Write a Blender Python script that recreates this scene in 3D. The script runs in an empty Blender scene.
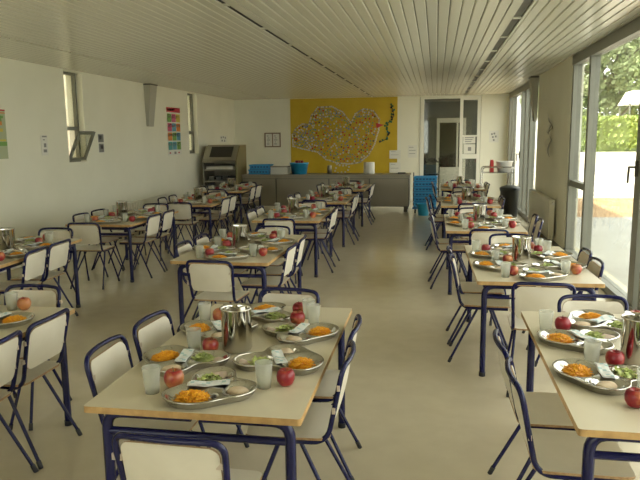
import bpy, math, random
from mathutils import Vector, Matrix
random.seed(7)
S = bpy.context.scene
C = S.collection
R = math.radians

# ------------------------------------------------------------------ mesh builder
class MB:
    def __init__(self):
        self.v = []; self.f = []; self.s = []; self.m = []
    def add(self, vs, fs, smooth=False, mat=0):
        b = len(self.v)
        self.v += [tuple(p) for p in vs]
        for f in fs:
            self.f.append([b+i for i in f]); self.s.append(smooth); self.m.append(mat)
        return self
    def box(self, x0, x1, y0, y1, z0, z1, mat=0):
        vs = [(x0,y0,z0),(x1,y0,z0),(x1,y1,z0),(x0,y1,z0),(x0,y0,z1),(x1,y0,z1),(x1,y1,z1),(x0,y1,z1)]
        return self.add(vs, [(0,3,2,1),(4,5,6,7),(0,1,5,4),(1,2,6,5),(2,3,7,6),(3,0,4,7)], False, mat)
    def hexa(self, p, mat=0):
        return self.add(p, [(0,3,2,1),(4,5,6,7),(0,1,5,4),(1,2,6,5),(2,3,7,6),(3,0,4,7)], False, mat)
    def tube(self, pts, r, n=8, mat=0, cap=True):
        pts = [Vector(p) for p in pts]
        k = len(pts); rr = r if isinstance(r, (list, tuple)) else [r]*k
        t0 = (pts[1]-pts[0]).normalized()
        up = Vector((0,0,1)) if abs(t0.z) < .9 else Vector((1,0,0))
        a = t0.cross(up).normalized()
        vs = []
        for i, p in enumerate(pts):
            t = (pts[min(i+1,k-1)]-pts[max(i-1,0)]).normalized()
            a = (a - t*a.dot(t)).normalized(); b = t.cross(a)
            for j in range(n):
                q = 2*math.pi*j/n
                vs.append(p + (a*math.cos(q)+b*math.sin(q))*rr[i])
        fs = []
        for i in range(k-1):
            for j in range(n):
                fs.append((i*n+j, i*n+(j+1)%n, (i+1)*n+(j+1)%n, (i+1)*n+j))
        self.add(vs, fs, True, mat)
        if cap:
            self.add(vs[:n], [list(range(n))[::-1]], False, mat)
            self.add(vs[-n:], [list(range(n))], False, mat)
        return self
    def lathe(self, prof, n=20, c=(0,0,0), mat=0, sx=1, sy=1):
        vs = []
        for (r, z) in prof:
            for j in range(n):
                q = 2*math.pi*j/n
                vs.append((c[0]+r*math.cos(q)*sx, c[1]+r*math.sin(q)*sy, c[2]+z))
        fs = []
        for i in range(len(prof)-1):
            for j in range(n):
                fs.append((i*n+j, i*n+(j+1)%n, (i+1)*n+(j+1)%n, (i+1)*n+j))
        return self.add(vs, fs, True, mat)
    def xf(self, M):
        self.v = [tuple(M @ Vector(p)) for p in self.v]; return self
    def mesh(self, name, mats):
        me = bpy.data.meshes.new(name)
        me.from_pydata(self.v, [], self.f)
        me.polygons.foreach_set('use_smooth', self.s)
        for m in (mats if isinstance(mats, (list, tuple)) else [mats]): me.materials.append(m)
        me.polygons.foreach_set('material_index', self.m)
        me.update()
        return me
    def build(self, name, mats, parent=None, loc=None):
        o = bpy.data.objects.new(name, self.mesh(name, mats)); C.objects.link(o)
        if parent: o.parent = parent
        if loc: o.location = loc
        return o

def fillet(pts, rad, n=5):
    pts = [Vector(p) for p in pts]; out = [pts[0]]
    for i in range(1, len(pts)-1):
        a, b, c = pts[i-1], pts[i], pts[i+1]
        r = rad[i] if isinstance(rad, dict) else rad
        if not r: out.append(b); continue
        d1 = (a-b); d2 = (c-b)
        r1 = min(r, d1.length*.49 if i > 1 else d1.length*.95); r2 = min(r, d2.length*.95)
        p = b+d1.normalized()*r1; q = b+d2.normalized()*r2
        for k in range(n+1):
            t = k/n
            out.append(p*(1-t)**2 + b*2*t*(1-t) + q*t*t)
    out.append(pts[-1]); return out

def rrect(w, d, r, n=5):
    out = []
    for cx, cy, a0 in ((w/2-r, d/2-r, 0), (-w/2+r, d/2-r, 90), (-w/2+r, -d/2+r, 180), (w/2-r, -d/2+r, 270)):
        for k in range(n+1):
            a = R(a0+90*k/n); out.append((cx+r*math.cos(a), cy+r*math.sin(a)))
    return out

def plate(mb, w, d, r, t, fn, mat=0, edge=1):
    """rounded plate; fn(x,y) gives surface height of its upper face"""
    ol = rrect(w, d, r); n = len(ol); sc = (1, .8, .55, .28)
    vs = []; fs = []
    for s in sc:
        vs += [(x*s, y*s, fn(x*s, y*s)) for x, y in ol]
    vs.append((0,0,fn(0,0)))
    for i in range(len(sc)-1):
        for j in range(n): fs.append((i*n+j, i*n+(j+1)%n, (i+1)*n+(j+1)%n, (i+1)*n+j))
    c = len(vs)-1
    for j in range(n): fs.append(((len(sc)-1)*n+j, (len(sc)-1)*n+(j+1)%n, c))
    mb.add(vs, fs, True, mat)
    mb.add([(x,y,z-t) for x,y,z in vs], [f[::-1] for f in fs], True, mat)
    e = [vs[j] for j in range(n)]
    mb.add(e+[(x,y,z-t) for x,y,z in e], [(j, n+j, n+(j+1)%n, (j+1)%n) for j in range(n)], False, edge)
    return mb

# ------------------------------------------------------------------ materials
def mat(name, col, rough=.5, metal=0, spec=.5, noise=None, bump=None, coat=0):
    m = bpy.data.materials.new(name); m.use_nodes = True
    nt = m.node_tree; b = nt.nodes['Principled BSDF']
    b.inputs['Base Color'].default_value = (*col, 1)
    b.inputs['Roughness'].default_value = rough
    b.inputs['Metallic'].default_value = metal
    b.inputs['Specular IOR Level'].default_value = spec
    if coat:
        b.inputs['Coat Weight'].default_value = coat; b.inputs['Coat Roughness'].default_value = .08
    if noise:                         # (second colour, scale, detail)
        c2, sc, det = noise[:3]
        tc = nt.nodes.new('ShaderNodeTexCoord'); nz = nt.nodes.new('ShaderNodeTexNoise')
        nz.inputs['Scale'].default_value = sc; nz.inputs['Detail'].default_value = det
        rp = nt.nodes.new('ShaderNodeValToRGB')
        lo, hi = (noise[3], noise[4]) if len(noise) > 3 else (.35, .65)
        rp.color_ramp.elements[0].position = lo; rp.color_ramp.elements[0].color = (*col, 1)
        rp.color_ramp.elements[1].position = hi; rp.color_ramp.elements[1].color = (*c2, 1)
        nt.links.new(tc.outputs['Object'], nz.inputs['Vector'])
        nt.links.new(nz.outputs['Fac'], rp.inputs['Fac'])
        nt.links.new(rp.outputs['Color'], b.inputs['Base Color'])
    if bump:                          # (scale, strength, distance)
        tc = nt.nodes.new('ShaderNodeTexCoord'); nz = nt.nodes.new('ShaderNodeTexNoise')
        nz.inputs['Scale'].default_value = bump[0]; nz.inputs['Detail'].default_value = 3
        bp = nt.nodes.new('ShaderNodeBump'); bp.inputs['Strength'].default_value = bump[1]
        bp.inputs['Distance'].default_value = bump[2]
        nt.links.new(tc.outputs['Object'], nz.inputs['Vector'])
        nt.links.new(nz.outputs['Fac'], bp.inputs['Height'])
        nt.links.new(bp.outputs['Normal'], b.inputs['Normal'])
    return m

def thin_glass(name, tint, diffuse=0.0, rough=.02, ior=1.5):
    m = bpy.data.materials.new(name); m.use_nodes = True
    nt = m.node_tree; nt.nodes.clear()
    out = nt.nodes.new('ShaderNodeOutputMaterial')
    tr = nt.nodes.new('ShaderNodeBsdfTransparent'); tr.inputs['Color'].default_value = (*tint, 1)
    gl = nt.nodes.new('ShaderNodeBsdfGlossy'); gl.inputs['Roughness'].default_value = rough
    lw = nt.nodes.new('ShaderNodeLayerWeight'); lw.inputs['Blend'].default_value = .5
    pw = nt.nodes.new('ShaderNodeMath'); pw.operation = 'POWER'; pw.inputs[1].default_value = 5
    fr = nt.nodes.new('ShaderNodeMath'); fr.operation = 'MULTIPLY_ADD'
    f0 = ((ior-1)/(ior+1))**2; fr.inputs[1].default_value = .9*(1-f0); fr.inputs[2].default_value = f0
    nt.links.new(lw.outputs['Facing'], pw.inputs[0]); nt.links.new(pw.outputs[0], fr.inputs[0])
    mx = nt.nodes.new('ShaderNodeMixShader')
    nt.links.new(fr.outputs[0], mx.inputs['Fac']); nt.links.new(tr.outputs[0], mx.inputs[1]); nt.links.new(gl.outputs[0], mx.inputs[2])
    last = mx
    if diffuse:
        df = nt.nodes.new('ShaderNodeBsdfDiffuse'); df.inputs['Color'].default_value = (.85,.85,.78,1)
        tl = nt.nodes.new('ShaderNodeBsdfTranslucent'); tl.inputs['Color'].default_value = (.85,.85,.78,1)
        a = nt.nodes.new('ShaderNodeMixShader'); a.inputs['Fac'].default_value = .5
        nt.links.new(df.outputs[0], a.inputs[1]); nt.links.new(tl.outputs[0], a.inputs[2])
        m2 = nt.nodes.new('ShaderNodeMixShader'); m2.inputs['Fac'].default_value = diffuse
        nt.links.new(mx.outputs[0], m2.inputs[1]); nt.links.new(a.outputs[0], m2.inputs[2]); last = m2
    nt.links.new(last.outputs[0], out.inputs['Surface'])
    return m

M = {}
M['wall'] = mat('plaster_wall', (.80,.785,.66), .75, noise=((.76,.745,.62), 1.3, 5), bump=(60, .12, .004))
M['floor'] = mat('linoleum_floor', (.60,.53,.39), .16, spec=.8, noise=((.64,.57,.42), 6, 8), bump=(3, .03, .01))
M['slat'] = mat('ceiling_slat', (.70,.685,.58), .25, spec=.5, bump=(1.2, .08, .02))
M['dark'] = mat('dark_void', (.03,.028,.022), .8)
M['vent'] = mat('vent_grille', (.10,.095,.08), .5)
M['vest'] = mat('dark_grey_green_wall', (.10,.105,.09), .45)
M['alu'] = mat('window_aluminium', (.19,.19,.155), .45, metal=.0)
M['white_paint'] = mat('white_paint', (.76,.75,.66), .4)
M['glass'] = thin_glass('window_glass', (.93,.95,.92))
M['door_glass'] = thin_glass('door_glass', (.75,.77,.72), rough=.03, ior=1.7)
M['radiator'] = mat('radiator_enamel', (.74,.72,.61), .4)
M['navy'] = mat('navy_enamel', (.005,.006,.050), .27, spec=.38, noise=((.007,.008,.060), 20, 2))
M['rubber'] = mat('black_rubber', (.012,.012,.016), .6)
M['board'] = mat('cream_laminate', (.74,.695,.585), .42, noise=((.70,.655,.545), 9, 6))
M['board_edge'] = mat('plywood_edge', (.42,.27,.13), .6, noise=((.3,.18,.08), 60, 2))
M['bracket'] = mat('clear_plastic_bracket', (.55,.46,.36), .35)
M['top'] = mat('table_laminate', (.69,.62,.46), .28, spec=.5, noise=((.65,.58,.425), 5, 8))
M['top_edge'] = mat('table_wood_edge', (.52,.33,.13), .5, noise=((.40,.24,.09), 30, 4))
M['steel'] = mat('polished_steel', (.66,.64,.59), .13, metal=1, bump=(9, .05, .004))
M['jug'] = mat('mirror_steel', (.60,.58,.53), .07, metal=1, bump=(6, .10, .01))
M['counter'] = mat('brushed_steel', (.27,.245,.19), .40, metal=.6, bump=(4, .05, .01))
M['counter_dark'] = mat('dark_steel', (.10,.095,.08), .5, metal=.4)  # darker steel for counter body, legs and small fittings
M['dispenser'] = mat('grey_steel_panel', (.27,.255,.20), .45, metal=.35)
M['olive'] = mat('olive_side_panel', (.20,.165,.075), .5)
M['blue'] = mat('blue_plastic', (.03,.30,.62), .4)
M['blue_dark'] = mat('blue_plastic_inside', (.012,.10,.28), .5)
M['bucket'] = mat('blue_bucket', (.03,.36,.66), .35)
M['carrot'] = mat('grated_carrot', (.72,.26,.008), .45, noise=((.92,.50,.03), 130, 2, .4, .6))
M['lettuce'] = mat('lettuce', (.42,.52,.13), .5, noise=((.62,.66,.30), 35, 3))
M['ham'] = mat('pale_ham', (.60,.46,.38), .5, noise=((.68,.56,.46), 30, 3))
M['bread'] = mat('bread_crumb', (.70,.58,.42), .8, noise=((.62,.46,.30), 25, 4), bump=(70, .3, .004))
M['napkin'] = mat('paper_napkin', (.76,.78,.76), .8)
M['napkin_print'] = mat('napkin_print', (.42,.58,.60), .8)
M['cup'] = thin_glass('clear_plastic_tumbler', (.93,.94,.92), diffuse=.30, rough=.15)
M['yellow'] = mat('yellow_paper', (.52,.355,.012), .5, noise=((.58,.41,.02), 2, 4), bump=(3, .4, .03))
M['paper'] = mat('white_paper', (.72,.71,.64), .8)
M['ink'] = mat('grey_print', (.25,.25,.24), .8)
M['tape'] = mat('frame_brown', (.22,.15,.10), .5)
M['red'] = mat('red_plastic', (.50,.03,.03), .4)
M['white_plastic'] = mat('white_plastic', (.72,.72,.68), .4)
M['bin'] = mat('charcoal_plastic', (.045,.05,.05), .45)
M['chrome'] = mat('chrome_tube', (.55,.55,.52), .2, metal=1)
M['handle'] = mat('dark_handle', (.10,.09,.07), .35, metal=.6)
M['patio'] = mat('patio_concrete', (.38,.38,.345), .8, noise=((.33,.33,.30), 1.5, 6))
M['sand'] = mat('sandy_soil', (.33,.20,.09), .9, noise=((.40,.26,.13), 2, 6))
M['gravel'] = mat('pale_gravel', (.62,.58,.52), .9, noise=((.52,.47,.40), 1, 8))
M['render_wall'] = mat('white_render', (.75,.72,.66), .85)
M['brick'] = mat('cream_brick', (.55,.49,.35), .85, noise=((.48,.41,.28), 8, 4))
M['leaf1'] = mat('tree_leaf', (.17,.22,.09), .5, noise=((.32,.38,.19), .6, 4))
M['leaf2'] = mat('hedge_leaf', (.20,.27,.05), .5, noise=((.32,.40,.10), .8, 4))
M['bark'] = mat('bark', (.12,.09,.06), .9)
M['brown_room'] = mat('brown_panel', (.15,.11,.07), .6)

def apple_mat():
    m = mat('apple_skin', (.42,.02,.025), .28, spec=.5)
    nt = m.node_tree; b = nt.nodes['Principled BSDF']
    tc = nt.nodes.new('ShaderNodeTexCoord'); oi = nt.nodes.new('ShaderNodeObjectInfo')
    nz = nt.nodes.new('ShaderNodeTexNoise'); nz.noise_dimensions = '4D'; nz.inputs['Scale'].default_value = 16; nz.inputs['Detail'].default_value = 4
    mu = nt.nodes.new('ShaderNodeMath'); mu.operation = 'MULTIPLY'; mu.inputs[1].default_value = 50
    ad = nt.nodes.new('ShaderNodeMath'); ad.operation = 'MULTIPLY_ADD'; ad.inputs[1].default_value = .22; 
    rp = nt.nodes.new('ShaderNodeValToRGB'); e = rp.color_ramp.elements
    e[0].position = .45; e[0].color = (.22,.008,.02,1); e[1].position = .62; e[1].color = (.30,.02,.025,1)
    x = e.new(.80); x.color = (.50,.20,.07,1)
    L = nt.links.new
    L(oi.outputs['Random'], mu.inputs[0]); L(mu.outputs[0], nz.inputs['W']); L(tc.outputs['Object'], nz.inputs['Vector'])
    L(oi.outputs['Random'], ad.inputs[0]); L(nz.outputs['Fac'], ad.inputs[2])
    L(ad.outputs[0], rp.inputs['Fac']); L(rp.outputs['Color'], b.inputs['Base Color'])
    return m
M['apple'] = apple_mat()
def flat(name, col): 
    if name not in M: M[name] = mat(name, col, .6)
    return M[name]

# ------------------------------------------------------------------ tagging
def tag(o, label, cat, group=None, kind=None):
    o['label'] = label; o['category'] = cat
    if group: o['group'] = group
    if kind: o['kind'] = kind
    return o
def empty(name, loc=(0,0,0), rz=0):
    o = bpy.data.objects.new(name, None); C.objects.link(o)
    o.empty_display_size = .1
    o.location = loc; o.rotation_euler = (0,0,rz); return o
def structure(o):
    o['kind'] = 'structure'; return o
def copy_tree(o, parent=None, deep=True, first=True):
    c = o.copy(); C.objects.link(c)
    if parent: c.parent = parent
    for ch in list(o.children):
        if first or deep: copy_tree(ch, c, deep, False)
    return c

# ------------------------------------------------------------------ room shell
XL, XR, YB, YF, ZC = -5.60, 1.85, 17.9, -3.2, 2.79
structure(MB().box(XL-.3, XR+.3, YF-.2, YB+6, -.2, 0).build('floor', M['floor']))

def wall_x(name, x0, x1, y0, y1, holes, z1=ZC+.2):
    """wall slab between x0..x1 with holes (ya,yb,za,zb) sorted by y"""
    mb = MB(); y = y0
    for (a, b, za, zb) in holes:
        mb.box(x0, x1, y, a, 0, z1)
        if za > 0: mb.box(x0, x1, a, b, 0, za)
        if zb < z1: mb.box(x0, x1, a, b, zb, z1)
        y = b
    mb.box(x0, x1, y, y1, 0, z1)
    return structure(mb.build(name, M['wall']))
LW = [(9.33, 9.85, 1.37, ZC-.02), (14.40, 14.98, 1.38, ZC-.02)]
wall_x('wall_left', XL-.28, XL, YF, YB, LW)
RW = [(.20, 9.76, 0, ZC), (12.75, 17.75, 0, ZC)]
wall_x('wall_right', XR, XR+.16, YF, YB, RW)
wb = MB()
wb.box(XL-.28, -.43, YB, YB+.16, 0, ZC+.2); wb.box(1.16, XR+.16, YB, YB+.16, 0, ZC+.2)
wb.box(-.43, 1.16, YB, YB+.16, ZC-.02, ZC+.2)
structure(wb.build('wall_back', M['wall']))
wf = MB(); FX0, FX1, FZ0, FZ1 = -5.0, -.4, .70, 2.68     # unseen wall; window band added to light surfaces facing the camera
wf.box(XL-.28, FX0, YF-.16, YF, 0, ZC+.2).box(FX1, XR+.16, YF-.16, YF, 0, ZC+.2)
wf.box(FX0, FX1, YF-.16, YF, 0, FZ0).box(FX0, FX1, YF-.16, YF, FZ1, ZC+.2)
structure(wf.build('wall_front', M['wall']))
fw_ = structure(empty('window_5', ((FX0+FX1)/2, YF-.08, FZ0)))
q = MB(); TF = Matrix.Translation((-(FX0+FX1)/2, -YF+.08, -FZ0))
q.box(FX0,FX1,YF-.12,YF-.04,FZ0,FZ0+.06).box(FX0,FX1,YF-.12,YF-.04,FZ1-.06,FZ1)
for k in range(5):
    xx = FX0+(FX1-FX0-.06)*k/4; q.box(xx,xx+.06,YF-.12,YF-.04,FZ0+.06,FZ1-.06)
q.xf(TF).build('frame', M['alu'], fw_)
for k in range(4):
    xx = FX0+(FX1-FX0-.06)*k/4; MB().box(xx+.06,xx+(FX1-FX0-.06)/4,YF-.083,YF-.077,FZ0+.06,FZ1-.06).xf(TF).build('pane', M['glass'], fw_)

# slatted ceiling: boards along the room, dark joints, three long vent slots
slots = [(-4.50, .05), (-1.72, .055), (.73, .085)]
cb = MB(); w = .1
x = XL
while x < XR-1e-4:
    x0, x1 = x+.0035, min(x+w, XR)-.0035
    hit = False
    for sx, hw in slots:
        if x1 > sx-hw/2 and x0 < sx+hw/2:
            hit = True
            if sx-hw/2-x0 > .01: cb.box(x0, sx-hw/2, YF, YB, ZC, ZC+.02)
            if x1-sx-hw/2 > .01: cb.box(sx+hw/2, x1, YF, YB, ZC, ZC+.02)
    if not hit:
        c_ = .007
        cb.add([(x0,YF,ZC+c_),(x0+c_,YF,ZC),(x1-c_,YF,ZC),(x1,YF,ZC+c_),(x1,YF,ZC+.02),(x0,YF,ZC+.02)]+[(x0,YB,ZC+c_),(x0+c_,YB,ZC),(x1-c_,YB,ZC),(x1,YB,ZC+c_),(x1,YB,ZC+.02),(x0,YB,ZC+.02)],
            [(i,(i+1)%6,6+(i+1)%6,6+i) for i in range(6)]+[(5,4,3,2,1,0),(6,7,8,9,10,11)])
    x += w
cb.box(XL-.2, XR+.2, YF-.1, YB+.1, ZC+.06, ZC+.26, 1)
structure(cb.build('ceiling', [M['slat'], M['dark']]))
for i, (sx, hw) in enumerate(slots):
    vb = MB(); y = YF+.2; ln = 1.15
    while y < YB-.3:
        vb.box(sx-hw/2+.004, sx+hw/2-.004, y, min(y+ln, YB-.1), ZC+.012, ZC+.03, 0)
        vb.box(sx-hw/2+.004, sx+hw/2-.004, y+ln, y+ln+.05, ZC-.002, ZC+.03, 1)
        y += ln+.05
    o = vb.build('trim_%d' % (i+1), [M['vent'] if i == 2 else M['dark'], M['slat']]); structure(o)

# left wall narrow windows
wn = 0
def left_window(y0, y1, z0, zm, tilt):
    global wn; wn += 1
    xo = XL-.13
    root = structure(empty('window_%d' % wn, (xo, y0, z0)))
    T = Matrix.Translation((-xo, -y0, -z0)); e = .04
    fb = MB()
    for a in ((y0, y0+e, z0, ZC-.02), (y1-e, y1, z0, ZC-.02), (y0+e, y1-e, ZC-.02-e, ZC-.02), (y0+e, y1-e, zm-.03, zm+.03), (y0+e, y1-e, z0, z0+e)):
        fb.box(xo-.03, xo+.03, a[0], a[1], a[2], a[3])
    fb.xf(T).build('frame', M['alu'], root)
    MB().box(xo-.004, xo+.004, y0+e, y1-e, zm+.03, ZC-.02-e).xf(T).build('pane', M['glass'], root)
    # opening lower sash, hinged along its lower edge
    sb = MB(); h = zm-z0-.04; w_ = y1-y0-.03; f = .045
    for a in ((0,f,0,h),(w_-f,w_,0,h),(f,w_-f,0,f),(f,w_-f,h-f,h)):
        sb.box(-.018, .018, a[0], a[1], a[2], a[3])
    rot = Matrix.Rotation(tilt, 4, 'Y')
    px = XL-.02 if tilt else xo
    o = sb.xf(Matrix.Translation((px-xo+.0, .015, .03)) @ rot).build('sash', M['alu'], root)
    MB().box(-.004, .004, f, w_-f, f, h-f).xf(Matrix.Translation((px-xo, .015, .03)) @ rot).build('sash_pane', M['glass'], o)
left_window(9.33, 9.85, 1.37, 1.90, R(24))
left_window(14.40, 14.98, 1.38, 1.88, 0)

# glazed right wall: posts, head and sill with panes, in two runs
def glazed_run(name, y0, y1, posts, rails, doors=()):
    root = structure(empty(name, (XR+.08, y0, 0)))
    T = Matrix.Translation((-XR-.08, -y0, 0))
    fb = MB(); xa, xb = XR+.01, XR+.12
    fb.box(xa-.012, xb, y0, y1, ZC-.13, ZC); fb.box(xa-.02, xb, y0, y1, 0, .085)
    for a, b in posts: fb.box(xa, xb, a, b, .085, ZC-.13)
    for a, b, z in rails: fb.box(xa+.01, xb-.01, a, b, z-.04, z+.04)
    fb.xf(T).build('frame', M['alu'], root)
    ps = sorted(posts)
    for i in range(len(ps)-1):
        MB().box(XR+.06, XR+.068, ps[i][1], ps[i+1][0], .085, ZC-.13).xf(T).build('pane', M['glass'], root)
    for yy, zz, dr in doors:
        hb = MB().box(XR-.012, XR+.01, yy-.02, yy+.02, zz-.09, zz+.06)
        hb.tube(fillet([(XR, yy, zz), (XR-.06, yy, zz), (XR-.065, yy+dr*.012, zz), (XR-.065, yy+dr*.03, zz-.15)], .015), .010, 8)
        hb.xf(T).build('door_handle', M['handle'], root)
wn += 1
glazed_run('window_3', .20, 9.76,
    [(.20,.30), (1.92,2.04), (3.95,4.07), (6.15,6.27), (6.42,6.60), (8.66,8.76), (9.68,9.76)],
    [(8.76,9.68,1.04)], [(6.52,1.40,1)])
glazed_run('window_4', 12.75, 17.75,
    [(12.75,12.80), (13.80,13.98), (14.55,14.67), (15.2,15.32), (17.1,17.2), (17.65,17.75)], [], [(15.26,1.30,-1)])

# skirting
sk = MB()
structure(MB().box(XL, XL+.012, YF, YB, 0, .07).build('baseboard_left', M['white_paint']))
structure(MB().box(XR-.012, XR, 9.78, 12.73, 0, .07).build('baseboard_right', M['alu']))
structure(MB().box(XL+.02, -.45, YB-.012, YB, 0, .07).build('baseboard_back', M['white_paint']))

# ---- back doorway: fixed glass, narrow glazed leaf, vestibule beyond
dr = structure(empty('door_1', (.36, YB, 0)))
def dloc(mb): return mb.xf(Matrix.Translation((-.36, -YB, 0)))
fb = MB()
for a in ((-.42,-.32,0,2.76), (.62,.70,0,2.76), (1.07,1.15,0,2.76), (-.32,.62,2.70,2.76), (.70,1.07,2.66,2.76), (.70,1.07,1.70,1.74), (.70,1.07,1.12,1.24), (.70,1.07,0,.18), (-.32,.62,0,.06)):
    fb.box(a[0], a[1], YB-.02, YB+.08, a[2], a[3])
dloc(fb).build('door_frame', M['white_paint'], dr)
dloc(MB().box(-.32,.62,YB+.03,YB+.038,.06,2.70)).build('pane', M['door_glass'], dr)
for za, zb in ((.18,1.12),(1.24,1.70),(1.74,2.66)):
    dloc(MB().box(.70,1.07,YB+.03,YB+.038,za,zb)).build('pane', M['door_glass'], dr)
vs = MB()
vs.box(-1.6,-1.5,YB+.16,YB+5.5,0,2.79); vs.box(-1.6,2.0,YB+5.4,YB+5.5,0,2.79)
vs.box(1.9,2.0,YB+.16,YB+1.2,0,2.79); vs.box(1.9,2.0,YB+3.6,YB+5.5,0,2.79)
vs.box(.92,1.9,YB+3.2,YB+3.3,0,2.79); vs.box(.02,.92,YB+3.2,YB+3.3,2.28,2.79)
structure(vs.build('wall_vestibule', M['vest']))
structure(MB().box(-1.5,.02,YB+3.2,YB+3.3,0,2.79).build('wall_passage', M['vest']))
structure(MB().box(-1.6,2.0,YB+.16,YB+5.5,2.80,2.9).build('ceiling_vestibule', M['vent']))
d2 = structure(empty('door_2', (.47, YB+3.2, 0)))
fb = MB()
for a in ((-.45,-.36,0,2.28),(.36,.45,0,2.28),(-.36,.36,2.14,2.28),(-.36,.36,0,.75)):
    fb.box(a[0],a[1],-.02,.06,a[2],a[3])
fb.box(.16,.22,-.01,.05,.75,2.14)
fb.build('door_frame', M['white_paint'], d2)
MB().box(-.36,.36,.02,.028,.75,2.14).build('pane', M['door_glass'], d2)
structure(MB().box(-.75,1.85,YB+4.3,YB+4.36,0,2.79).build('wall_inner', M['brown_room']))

# ------------------------------------------------------------------ dining table
def make_table():
    t = empty('dining_table'); W, Ln, H = .84, 1.55, .71
    mb = MB(); ol = rrect(W, Ln, .012, 3); n = len(ol)
    mb.add([(x,y,H) for x,y in ol], [list(range(n))], False, 0)
    mb.add([(x,y,H-.026) for x,y in ol], [list(range(n))[::-1]], False, 0)
    mb.build('tabletop', M['top'], t)
    eb = MB(); eb.add([(x,y,H) for x,y in ol]+[(x,y,H-.026) for x,y in ol], [(j,n+j,n+(j+1)%n,(j+1)%n) for j in range(n)], False)
    eb.build('edge_band', M['top_edge'], t)
    for sx in (-1,1):
        for sy in (-1,1):
            lx, ly = sx*.365, sy*.70
            lb = MB().tube(fillet([(lx,ly,.012),(lx,ly,H-.048),(sx*.02,ly,H-.048)], .07, 6), .021, 10)
            o = lb.build('leg', M['navy'], t)
            MB().tube([(lx,ly,0),(lx,ly,.03)], .0235, 10).build('foot_cap', M['rubber'], o)
    for sy in (-1,1):
        MB().tube([(-.36,sy*.70,.585),(.36,sy*.70,.585)], .016, 8).build('crossbar', M['navy'], t)
    for sx in (-1,1):
        MB().box(sx*.36-.012, sx*.36+.012, -.68, .68, H-.066, H-.03).build('side_rail', M['navy'], t)
    return t

# ------------------------------------------------------------------ chair (faces +Y)
def bow(x): return -.028*(1-(x/.19)**2)
def make_chair():
    t = empty('dining_chair')
    pts = [(.165,.175,.424),(.172,-.165,.426),(.19,-.235,.765)]
    r = .0115
    half = pts[:]
    top = [(.10,-.235+bow(.10),.772),(0,-.235+bow(0),.773),(-.10,-.235+bow(.10),.772)]
    full = half+top+[(-a,b,c) for a,b,c in half[::-1]]
    fr = fillet(full, {1:.07,2:.055,3:.03,4:.03,5:.03,6:.055,7:.07}, 6)
    MB().tube(fr, r, 10).build('frame', M['navy'], t)
    sb = MB(); plate(sb, .375, .37, .05, .011, lambda x,y: .449 - .010*math.cos(x*7) + .02*max(0,-y-.12) - .25*max(0,y-.15)**1.5*3 + .004)
    sb.xf(Matrix.Translation((0,.01,0))).build('seat', [M['board'], M['board_edge']], t)
    bb = MB(); plate(bb, .338, .225, .04, .010, lambda x,y: 0)
    def warp(p):
        x, v, d = p; z = .635+v
        return (x, -.165-(z-.426)*.2065 + bow(x) + .012 + d, z)
    bb.v = [warp(p) for p in bb.v]
    back = bb.build('backrest', [M['board'], M['board_edge']], t)
    for sx in (-1,1):
        for z in (.58,.68):
            yy = -.165-(z-.426)*.2065
            MB().box(sx*.180-.026, sx*.180+.010, yy-.006, yy+.007, z-.011, z+.011).build('bracket', M['bracket'], back)
    for sx in (-1,1):
        for (y0, y1, xo) in ((.045,.205,.195),(-.045,-.245,.195)):
            o = MB().tube([(sx*.150,y0,.418),(sx*xo,y1,.012)], .0095, 8).build('leg', M['navy'], t)
            d = Vector((sx*(xo-.150), y1-y0, -.406)).normalized(); e = Vector((sx*xo,y1,.012))
            MB().tube([e-d*.03, (e.x+d.x*.008,e.y+d.y*.008,0.0)], .0125, 8).build('foot_cap', M['rubber'], o)
    sb = MB().tube([(-.150,.045,.418),(.150,.045,.418)], .009, 8).tube([(-.150,-.045,.418),(.150,-.045,.418)], .009, 8)
    sb.build('stretcher', M['navy'], t)
    return t

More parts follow.
